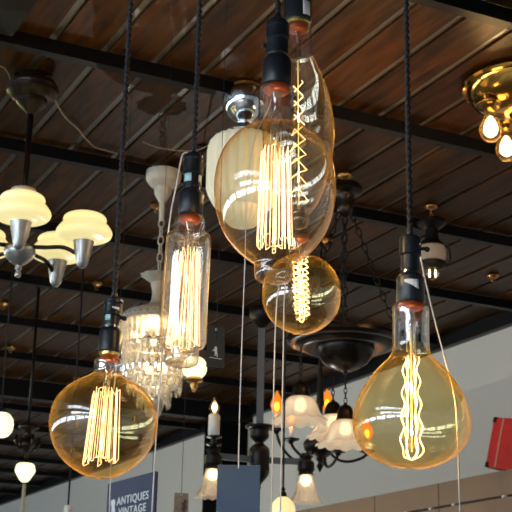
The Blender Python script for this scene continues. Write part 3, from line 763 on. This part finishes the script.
# ------------------------------------------------------------------ stepped ribbed shade on chrome fitter
ax = ceiling_ax(246, 86); K = ax.k
root = thing('flush_ceiling_light', ax.at(225), 'cream ribbed glass shade on a chrome ceiling fitter, behind the huge oval bulb', 'ceiling light')
obj('ceiling_plate', lathe(ax, pp(ax, [(86.5, 15), (89, 15), (89.5, 9), (91, 9)], k=K), seg=32), M_BRASS2, root, sharp=40)
obj('fitter', lathe(ax, pp(ax, [(92, 20), (97, 23), (102, 23.5), (108, 22), (114, 18.5), (119, 13), (123, 8), (127, 7.5), (131, 12), (134, 20), (138, 27), (141, 29)], 3, k=K), seg=48), M_CHROME, root)
fl = lambda u, a: (1+.034*math.cos(24*a), 0)
obj('lamp_shade', lathe(ax, pp(ax, [(138, 24), (140, 30), (144, 33.5), (150, 35.4), (156, 35.6), (190, 35.4), (197, 33), (204, 29), (208, 25), (209, 20.5), (215, 19.5), (220, 17.5), (225, 13), (228, 5), (228.5, 0)], k=K), seg=144, mod=fl), M_SHADE_D, root, sharp=60)

# ------------------------------------------------------------------ brass flush light, right
ax = ceiling_ax(523, 84); K = ax.k
root = thing('brass_flush_light', ax.at(130), 'polished brass domed ceiling light with bare lit bulbs, at the upper right edge', 'ceiling light')
obj('ceiling_plate', lathe(ax, [(0, .19), (.006, .238), (.016, .242), (.026, .236), (.030, .222), (.052, .214), (.082, .192), (.108, .155), (.125, .10), (.13, .06), (.15, .045), (.17, .03), (.18, 0)], seg=72), M_BRASS, root, sharp=30)
for i in range(4):
    a = math.radians(-72-90*i); C = ax.pt(.105, .150, a)
    a2 = Ax(C)
    hd = obj('bulb_holder', lathe(a2, [(-.03, 0), (-.03, .02), (-.004, .024), (.002, .050), (.010, .053), (.014, .040), (.022, .030), (.034, .020), (.036, 0)], seg=54, mod=lambda u, q: (1+.04*math.cos(18*q), 0)), M_BRASS, root)
    obj('bulb', lathe(a2, catmull([(.030, .017), (.05, .020), (.08, .033), (.105, .043), (.13, .041), (.155, .024), (.165, .006), (.168, 0)], 4), seg=32), M_G_CLEAR, root)
    obj('bulb_filament', lathe(a2, catmull([(.055, .0), (.07, .014), (.105, .027), (.13, .022), (.146, 0)], 3), seg=16), M_HOT, root)
    spark(C-Z_*.18, 1.4, (1, .58, .22), .02)
# ------------------------------------------------------------------ lantern
ax = ceiling_ax(431, 206); K = ax.k
root = thing('hanging_lantern', ax.at(270), 'black lantern with frosted barrel glass and small glowing bulb beneath, behind the flask bulb socket', 'lantern')
obj('ceiling_disc', lathe(Ax(ax.P), [(0, 0), (0, .03), (.006, .034), (.014, .022), (.018, 0)], seg=24), M_BRASS2, root)
obj('chain', chain(ax.at(207), ax.at(219), L=.022, r=.002, w=.006), M_BRASS2, root)
obj('cap', lathe(ax, pp(ax, [(218, 3), (219.5, 11), (222, 14.5), (224, 14.5), (227, 11), (230, 6.5), (236, 6.5), (240, 7), (243, 11), (246, 13), (247.5, 12)], k=K), seg=32), M_IRON, root, sharp=40)
obj('globe_glass', lathe(ax, pp(ax, [(244, 11), (249, 13.3), (254, 14), (259, 13.3), (264, 11)], 3, k=K), seg=32), M_LANT, root)
obj('bottom_band', lathe(ax, pp(ax, [(261.5, 12), (263, 14), (267, 13.5), (269, 9), (270, 6)], k=K), seg=32), M_IRON, root, sharp=40)
for s in (-1, 1):
    c0 = ax.at(255)
    obj('guard_hoop', tube([c0+rh*s*(12*K+.030*math.sin(PI*u/12)*1.0)+Z_*(.055*math.cos(PI*u/12)) for u in range(13)], .003, seg=6), M_IRON, root)
obj('bulb', lathe(ax, pp(ax, [(268, 5), (272, 7), (275.5, 6.5), (279, 3), (280, 0)], 3, cap=False, k=K), seg=20), M_G_CLEAR, root)
for s in (-1, 1): obj('bulb_filament', tube([ax.at(269)+rh*s*3*K, ax.at(277)+rh*s*3*K], .0038, seg=8), M_HOT, root)

# ------------------------------------------------------------------ bowl chandelier on chains
def ruffle(n, amp, dz): return lambda u, a: (1+amp*u*u*math.cos(n*a), dz*u*u*math.cos(n*a))
def bell_shade(C, s, root, mat, ruf=12, clear=False):
    """a ruffled bell shade with its fitter; C is the top of the glass"""
    a = Ax(V(C)); L = [(0, .040), (.004, .052), (.020, .066), (.045, .076), (.070, .088), (.092, .106), (.106, .124)]
    pr = catmull([(t*s, r*s) for t, r in L], 4); nn = len(pr)
    Q = pr+[(t, r-.003*s) for t, r in reversed(pr)]
    def mod(u, q):
        i = u*(len(Q)-1); v = i/(nn-1) if i <= nn-1 else (2*nn-1-i)/(nn-1); v = max(0, min(1, v))
        return (1+.035*v**2*math.cos(ruf*q), .005*s*v**3*math.cos(ruf*q+.6))
    sh = obj('lamp_shade', lathe(a, Q, seg=96, mod=mod), mat, root)
    b = obj('bulb', lathe(a, catmull([(.005, .012), (.02, .02), (.045, .026), (.062, .018), (.068, 0)] if s > .8 else [(.004, .010), (.015, .016), (.035, .02), (.05, .012), (.053, 0)], 3), seg=20), M_WARM, root)
    return a
ax = ceiling_ax(345, 175); K = ax.k
root = thing('bowl_chandelier', ax.at(378), 'dark bronze bowl chandelier on chains with three ruffled frosted glass shades', 'chandelier')
obj('ceiling_disc', lathe(Ax(ax.P), [(0, 0), (0, .034), (.008, .038), (.016, .02), (.045, .01), (.05, 0)], seg=24), M_BRASS2, root)
obj('canopy', lathe(ax, pp(ax, [(184, 10), (185, 15), (189, 17.5), (192, 18), (194, 16), (195, 10), (199, 8), (206, 8.5), (212, 8), (216, 5), (218, 2)], k=K), seg=40), M_BAKE2, root, sharp=40)
dx = ax.at(352)
D = lambda y: ax.t(y)
tD = ax.t(344)
rim = 56*K
prof = [(-.030, rim-.012), (-.026, rim), (-.012, rim+.002), (-.002, rim-.006), (.004, rim-.020), (.004, rim-.034), (.012, rim-.040), (.018, rim-.058), (.022, rim-.062), (.026, rim-.080), (.020, rim-.10), (.020, .132), (.032, .130), (.060, .120), (.088, .100), (.110, .068), (.124, .030), (.128, .012), (.136, .010), (.140, 0)]
prof = [(tD+t, r) for t, r in prof]
inner = [(tD-.030, rim-.016), (tD-.010, rim-.014), (tD+.0, .12), (tD+.03, .08), (tD+.04, 0)]
obj('bowl', lathe(ax, inner[::-1]+prof, seg=72), M_BRONZE_D, root, sharp=40)
for i, a in enumerate((math.radians(62), math.radians(182), math.radians(-58))):
    top = ax.pt(ax.t(214), 7*K, a); bot = ax.pt(tD-.022, rim-.012, a)
    obj('chain', chain(top, bot, L=.055, r=.0028, w=.011), M_IRON, root)
obj('chain', chain(ax.at(216), ax.at(352), L=.055, r=.0028, w=.011), M_IRON, root)
# three shades on short chains from the rim
def hang_shade(x, y_top, ys, scale, y_dish, fd):
    """x, rows of fitter top and shade top; fd: distance in front of the axis"""
    P = V((ax.P.x, ax.P.y, 0)); d = depth(V((ax.P.x, ax.P.y, dx.z)))-fd
    C = at(x, ys, d); T = at(x, y_top, d); T = V((C.x, C.y, T.z))
    a = Ax(T); h = T.z-C.z
    up = V((C.x, C.y, 0)); 
    zd = ax.P.z-tD-.004
    obj('short_chain', chain(V((C.x, C.y, zd)), T, L=.03, r=.0022, w=.007), M_IRON, root)
    obj('shade_fitter', lathe(a, [(-.002, 0), (0, .008), (h*.10, .010), (h*.16, .022), (h*.35, .033), (h*.6, .038), (h*.85, .040), (h*.9, .043), (h*1.1, .043), (h*1.12, .02)], seg=28), M_BAKE2, root, sharp=40)
    bell_shade(C, scale, root, M_BELL)
    spark(C-Z_*.03, .8, (1, .75, .48), .02)
hang_shade(300.5, 379, 397, 1.04, 345, .10)
hang_shade(345.5, 402, 420.5, 1.06, 345, .02)
hang_shade(333, 399, 415, .98, 345, -.24)

# ------------------------------------------------------------------ candle arm chandelier with amber flames (farther)
def flame(C, s, mglass, mcore, root, nm='flame_bulb'):
    a = Ax(V(C)-Z_*0); pr = catmull([(0, .010*s), (-.012*s, .016*s), (-.026*s, .019*s), (-.045*s, .013*s), (-.062*s, .004*s), (-.070*s, 0)], 4)
    o = obj(nm, lathe(a, pr, seg=20), mglass, root)
    return o
dC = 6.6
P = at(320, 448, dC); vx = Ax(V((P.x, P.y, CEIL-.004))); K = dC/F
root = thing('candle_chandelier', vx.at(470), 'black scroll-armed candle chandelier with amber flame bulbs, below the bronze bowl', 'chandelier')
obj('canopy', lathe(Ax(vx.P), [(0, 0), (0, .06), (.015, .065), (.04, .03), (.05, 0)], seg=32), M_IRON, root)
obj('stem', lathe(vx, pp(vx, [(300, 1.2), (355, 1.5), (366, 2), (380, 2.8), (400, 3.8), (404, 4.6), (407, 3), (415, 2.5), (436, 2.5)], k=K)+[], seg=20), M_GIRDER, root)
obj('stem_rod', tube([vx.P, vx.at(301)], .006, seg=8), M_IRON, root)
obj('hub', lathe(vx, pp(vx, [(434, 4), (438, 11), (442, 16), (447, 16.5), (452, 14), (456, 9), (459, 4), (463, 2), (466, 3.2), (469, 2), (472, .6), (473, 0)], 3, k=K), seg=32), M_IRON, root)
zc = vx.at(449).z
cups = [(276.5, 430, 412, True), (291, 440, 424, True), (327, 433, 409, True), (338, 452, 440, False), (367, 452, 440, False)]
for (x, yc, yt, lit) in cups:
    fd = {276.5: .02, 291: -.16, 327: .28, 338: -.24, 367: .05}[x]
    C = at(x, yc, dC+fd); top = V((C.x, C.y, at(x, yt, dC+fd).z))
    hubp = V((vx.P.x, vx.P.y, zc)); dv = V((C.x-hubp.x, C.y-hubp.y, 0)); L = dv.length; dv.normalize()
    low = min(C.z, zc)-.055
    pts = [hubp+dv*.04, hubp+dv*(L*.35)+Z_*(low-zc+.01), hubp+dv*(L*.62)+Z_*(low-zc), hubp+dv*(L*.9)+Z_*((low+C.z)/2-zc-.004), V((C.x, C.y, C.z-.008))]
    obj('arm', tube([V(p) for p in catmull([tuple(p) for p in pts], 5)], .0075, seg=8), M_IRON, root)
    obj('candle_cup', lathe(Ax(C), [(.022, 0), (.02, .010), (.008, .016), (.0, .040), (-.006, .042), (-.003, .02), (-.003, 0)], seg=24), M_IRON, root, sharp=50)
    obj('candle_sleeve', tube([C+Z_*.002, top], .0125, seg=16), M_CANDLE if lit else M_CANDLE, root)
    g = flame(top, 1.75, M_AMBERFLAME, None, root)
    obj('flame_core', sphere(top+Z_*.035, .013, sz=1.9), M_AMBERCORE, g)
    spark(top+Z_*.06-fh*.06, .5, (1, .45, .12), .02)

# ------------------------------------------------------------------ black post chandelier with bell shades
dP = 5.6
P = at(259.5, 440, dP); vx = Ax(V((P.x, P.y, CEIL-.004))); K = dP/F
root = thing('post_chandelier', vx.at(485), 'black chandelier on a square post with a white candle and clear ruffled bell shades', 'chandelier')
obj('ceiling_cup', lathe(vx, pp(vx, [(306, 9), (309, 13), (316, 13), (322, 10), (326, 6), (329, 4)], k=K), seg=32), M_IRON, root)
obj('hanging_rod', tube([vx.P, vx.at(308)], .012, seg=12), M_IRON, root)
c1, c2 = vx.at(325), vx.at(430)
obj('post', box(None, (c1+c2)/2, rh, fh, Z_, 3.6*K, 3.6*K, (c1-c2).length/2, .002), M_POST, root, smooth=False)
obj('hub', lathe(vx, pp(vx, [(424.5, 3), (425.5, 14), (428, 14.5), (429.5, 10), (433, 9.5), (437, 9.5), (441, 6), (443, 4), (445, 6), (449, 10), (456, 10.5), (463, 10), (470, 10.5), (476, 9), (481, 5), (485, 2), (488, 2.4), (491, 0)], 2, k=K), seg=32), M_IRON, root)
zb = vx.at(460).z
ctr_ = V((vx.P.x, vx.P.y, zb))
def armend(x, fd):
    q = at(x, 460, dP+fd); return V((q.x, q.y, zb))
EL = armend(213, -.12); ER = armend(306, .0)
# four arms at right angles, left and right ones are the ones in view
dl = (EL-ctr_); dr_ = (ER-ctr_)
ends = [(EL, 1), (ER, 0)]
for E, candle in ends:
    dv = (E-ctr_); L = dv.length; dv.normalize(); side = dv.cross(Z_)
    obj('arm', box(None, (ctr_+E)/2+dv*.02, dv, side, Z_, L/2-.02, .011, .013, .002), M_POST, root, smooth=False)
    a = Ax(V((E.x, E.y, zb+.04)))
    obj('shade_fitter', lathe(a, [(0, 0), (.002, .018), (.014, .030), (.030, .024), (.042, .036), (.075, .038), (.085, .030), (.098, .034), (.100, 0)], seg=28), M_IRON, root, sharp=40)
    Ct = V((E.x, E.y, zb-.052))
    pr = [(0, .028), (.010, .031), (.035, .038), (.065, .044), (.090, .053), (.110, .064), (.126, .074)]
    a2 = Ax(Ct); prs = catmull(pr, 4)
    obj('lamp_shade', lathe(a2, prs+[(t, r-.003) for t, r in reversed(prs)], seg=96, mod=lambda u, q: (1+.05*math.sin(PI*u)**2*math.cos(14*q), .003*math.sin(PI*u)**4*math.cos(14*q))), M_BELLC, root)
    obj('bulb', lathe(a2, catmull([(.002, .012), (.015, .020), (.032, .024), (.048, .016), (.054, 0)], 3), seg=20), M_WARM, root)
    spark(Ct-Z_*.05, .7, (1, .8, .55), .02)
    if candle:
        q = Ax(V((E.x, E.y, zb)))
        ct = q.at(436).z; tp = q.at(414.5).z
        obj('candle_riser', lathe(Ax(V((E.x, E.y, ct))), [(0, .030), (.006, .034), (.012, .012), (.030, .012), (.034, .034), (.040, .034), (.044, .012), (.075, .014), (ct-zb-.03, .02), (ct-zb-.03, 0)], seg=24), M_IRON, root, sharp=40)
        obj('candle_sleeve', box(None, (E.x, E.y, (ct+tp)/2), rh, fh, Z_, 5.5*K, 5.5*K, (tp-ct)/2, .006), M_CANDLE, root)
        g = flame((E.x, E.y, tp), 1.15, M_G_CLEAR, None, root)
        obj('flame_core', sphere((E.x, E.y, tp+.032), .011, sz=1.8), M_HOT, g)

# ------------------------------------------------------------------ small lamps farther away
def small_pendant(name, label, x, yc, d, parts, rod_r=.004, cat='pendant light', rodmat=None, group=None, top=True):
    P = at(x, yc, d); vx = Ax(V((P.x, P.y, CEIL-.004))); K = d/F
    root = thing(name, vx.at(parts[-1][1][-1][0]), label, cat, group)
    y0 = parts[0][1][0][0]
    obj('hanging_rod', tube([vx.P, vx.at(y0)+V((0, 0, -.003))], rod_r, seg=8), rodmat or M_CORD, root)
    obj('ceiling_cup', lathe(Ax(vx.P), [(0, 0), (0, .035), (.01, .035), (.025, .01), (.025, 0)], seg=20), M_IRON, root)
    for nm, prof, mt, n in parts:
        obj(nm, lathe(vx, pp(vx, prof, n, k=K), seg=32), mt, root, sharp=50)
    return root, vx, K
small_pendant('brass_pendant_lamp', 'small lamp with glowing cream shade over a brass knob, right of the tube bulb foot', 194.5, 372, 5.4,
    [('cap', [(355, 2), (357, 5), (359, 6)], M_BRASS2, 0), ('lamp_shade', [(358, 7), (361, 10.5), (366, 12), (371, 12), (375, 10), (378, 7)], M_SHADE_B, 3),
     ('brass_cup', [(377, 7), (380, 9), (381.5, 8), (383, 3.5), (386, 4), (388, 2.5), (390, 2.8), (392, 0)], M_BRASS2, 0)])
small_pendant('globe_pendant_lamp', 'bright yellow-white faceted globe lamp at the left edge of the view', 0, 425, 6.5,
    [('cap', [(409, 3), (411, 6), (413, 7)], M_IRON, 0), ('globe', [(412.5, 6), (414.5, 9.5), (419, 12.7), (425, 13.4), (431, 12.4), (435.5, 9), (437, 6)], M_SHADE_B, 0)])
r_, vx, K = (None, None, None) if False else small_pendant('dark_pendant_lamp', 'dark branched hanging lamp with one small faceted cream shade at lower left', 25, 472, 7.5,
    [('cap', [(459, 1.5), (462, 3.5), (464, 6)], M_IRON, 0), ('lamp_shade', [(463.5, 7), (465, 9), (470, 10.2), (472, 10), (480, 5), (482, 3)], M_SHADE_B, 0)], .009, rodmat=M_IRON)
root = r_
r_ = math.cos(ROLL)*r0 + math.sin(ROLL)*u0
bmh = lathe(vx, pp(vx, [(423, 2), (425, 9), (428, 11), (431, 4), (440, 4), (442, 9), (447, 8), (451, 3), (457, 2)], k=K), seg=24)
obj('dark_body', bmh, M_BAKE2, root)
for s in range(4):
    a = PI*s/2+.6; obj('scroll_arm', tube([vx.pt(vx.t(447), 2*K, a), vx.pt(vx.t(449), 8*K, a), vx.pt(vx.t(443), 13*K, a), vx.pt(vx.t(436), 12*K, a)], .01, seg=6), M_BAKE2, root)
P = at(24.5, 484, 6.0)
o = obj('display_pole', tube([V((P.x, P.y, 0)), P], .009, seg=12), M_WOODSTICK)
props(o, 'thin pale upright pole under the small faceted cream shade', 'pole')
small_pendant('cord_pendant_socket', 'small white lamp socket hanging on a thin black cord near the lower left', 68, 508, 6.5,
    [('socket_collar', [(504, 1), (506, 2.2)], M_SILVER, 0), ('socket', [(505.5, 3.2), (507, 3.8), (520, 3.8), (521, 3)], M_CANDLE, 0)], .005)
small_pendant('mushroom_pendant_lamp', 'little glowing cream glass lamp with dark finial, at the bottom edge', 283, 505, 5.0,
    [('finial', [(487, .8), (489, 2.4), (491, 1.4), (493, 3.4), (496, 3.6), (498, 2)], M_IRON, 0), ('lamp_shade', [(497, 4), (500, 8), (505, 11.5), (512, 12.5), (518, 11)], M_SHADE, 3)])

# ------------------------------------------------------------------ cables on the ceiling
def cable(label, pts, r=.0035):
    o = obj('ceiling_cable', tube([V(p) for p in catmull([tuple(onceil(x, y, CEIL-.02)) for x, y in pts], 6)], r, seg=6), M_WIRE)
    props(o, label, 'cable', 'loose cables on the ceiling')
cable('beige cable looping from the left chandelier canopy across the ceiling boards', [(54, 93), (57, 104), (66, 118), (78, 129), (86, 139), (95, 147), (108, 151), (118, 154)])
cable('thin cable sagging behind the top of the tube bulb socket', [(143, 142), (156, 147), (172, 150), (186, 151), (198, 150), (209, 145)], .0025)
cable('short cable curving off the left side of the chandelier canopy', [(0, 66), (5, 69), (9, 75), (11, 80), (16, 82)], .003)

# ------------------------------------------------------------------ cabinets and red case on the right
CX = 4.45
ytop = onplane_x(438, 483, CX); yt2 = onplane_x(512, 469, CX)
ztop = (ytop.z+yt2.z)/2
zgap1 = onplane_x(475, 500, CX).z; zgap0 = zgap1-.014
seams = [onplane_x(x, 495, CX).y for x in (580, 438.5, 374.5, 309, 262)]
seams = [onplane_x(640, 480, CX).y] + seams
sm = [s for s in seams]
for i in range(len(sm)-1):
    y0, y1 = sorted((sm[i], sm[i+1]))
    lab = ['light brown high cupboard farthest right, cut by the frame edge', 'light brown high cupboard at the lower right, under the red case', 'light brown high cupboard below the flask bulb, between two seams', 'light brown high cupboard between the bell shades and the flask bulb', 'light brown high cupboard farthest left, behind the bell shades'][i]
    root = thing('wall_cabinet', ((CX+WALLX)/2, (y0+y1)/2, zgap0-.5), lab, 'cabinet', 'high cupboards along the right wall')
    obj('upper_panel', abox(CX, WALLX-.004, y0+.003, y1-.003, zgap1, ztop, bev=.002), M_CAB, root, smooth=False)
    obj('recess', abox(CX+.02, WALLX-.004, y0+.003, y1-.003, zgap0, zgap1), M_GAP, root, smooth=False)
    obj('door', abox(CX, WALLX-.004, y0+.003, y1-.003, zgap0-.5, zgap0, bev=.002), M_CAB, root, smooth=False)
    for u in (.12, .5, .88):
        yy = y0+(y1-y0)*u
        obj('clip', abox(CX-.006, CX+.019, yy-.012, yy+.012, zgap0+.001, zgap1-.001), M_CANDLE, root, smooth=False, label='small white clip')
# red case: a flat case leaning on the wall, seen on its broad face
sx = CX+.10
a0 = onplane_x(486, 473, sx); b0 = onplane_x(493.5, 425, sx)
zc0, zc1 = ztop+.001, b0.z
yL = a0.y+.04; yR = yL-.62; hgt = zc1-zc0
root = thing('red_case', (sx+.05, (yL+yR)/2, zc0), 'red flat case with tan trim strip standing on the cupboard at the right edge', 'case')
lean = V(((.12), -.20, 1)).normalized(); nn_ = lean.cross(Y_).normalized()
yy_ = nn_.cross(lean).normalized()
if yy_.y < 0: yy_ = -yy_
cc = V((sx+.06, (yL+yR)/2, zc0))+lean*(hgt/2+.004)
obj('shell', box(None, cc, yy_, nn_, lean, .31, .05, hgt/2, .006), M_RED, root, smooth=False)
sd = -1 if nn_.x > 0 else 1
for u in (.21, -.21):
    obj('trim_strip', box(None, cc+yy_*u+nn_*sd*.051, yy_, nn_, lean, .006, .0015, hgt/2-.006), M_STRIPE, root, smooth=False)
for u in (.293, -.293):
    for w in (-1, 1):
        obj('corner_cap', box(None, cc+yy_*u+lean*w*(hgt/2-.016), yy_, nn_, lean, .0185, .0525, .0175, .003), M_BAKE2, root, smooth=False)

# ------------------------------------------------------------------ light
w = bpy.data.worlds.new('sky'); sc.world = w; w.use_nodes = True
nt = w.node_tree; bg = nt.nodes['Background']; bg.inputs[0].default_value = (.74, .87, 1.0, 1); bg.inputs[1].default_value = 12.0
# added fill lights without fixtures, to warm the ceiling and brighten the right wall
for (x, y, z, e, c) in ((2.3, 3.75, 3.25, 6, (1, .52, .16)), (1.2, 3.5, 3.3, 3.5, (1, .54, .18)), (-.4, 9.0, 3.2, 60, (1, .90, .32)), (1.2, 11.5, 2.9, 26, (1, .85, .5)), (3.2, 7.8, 1.0, 40, (1, .95, .9))):
    spark((x, y, z), e, c, .12)

c = sc.cycles
c.max_bounces = 10; c.transparent_max_bounces = 40; c.diffuse_bounces = 4; c.glossy_bounces = 5
c.caustics_reflective = False; c.caustics_refractive = False; c.sample_clamp_indirect = 6
c.use_denoising = True
vs = sc.view_settings
vs.view_transform = 'Standard'; vs.look = 'None'; vs.exposure = .35; vs.gamma = 1; vs.use_curve_mapping = False
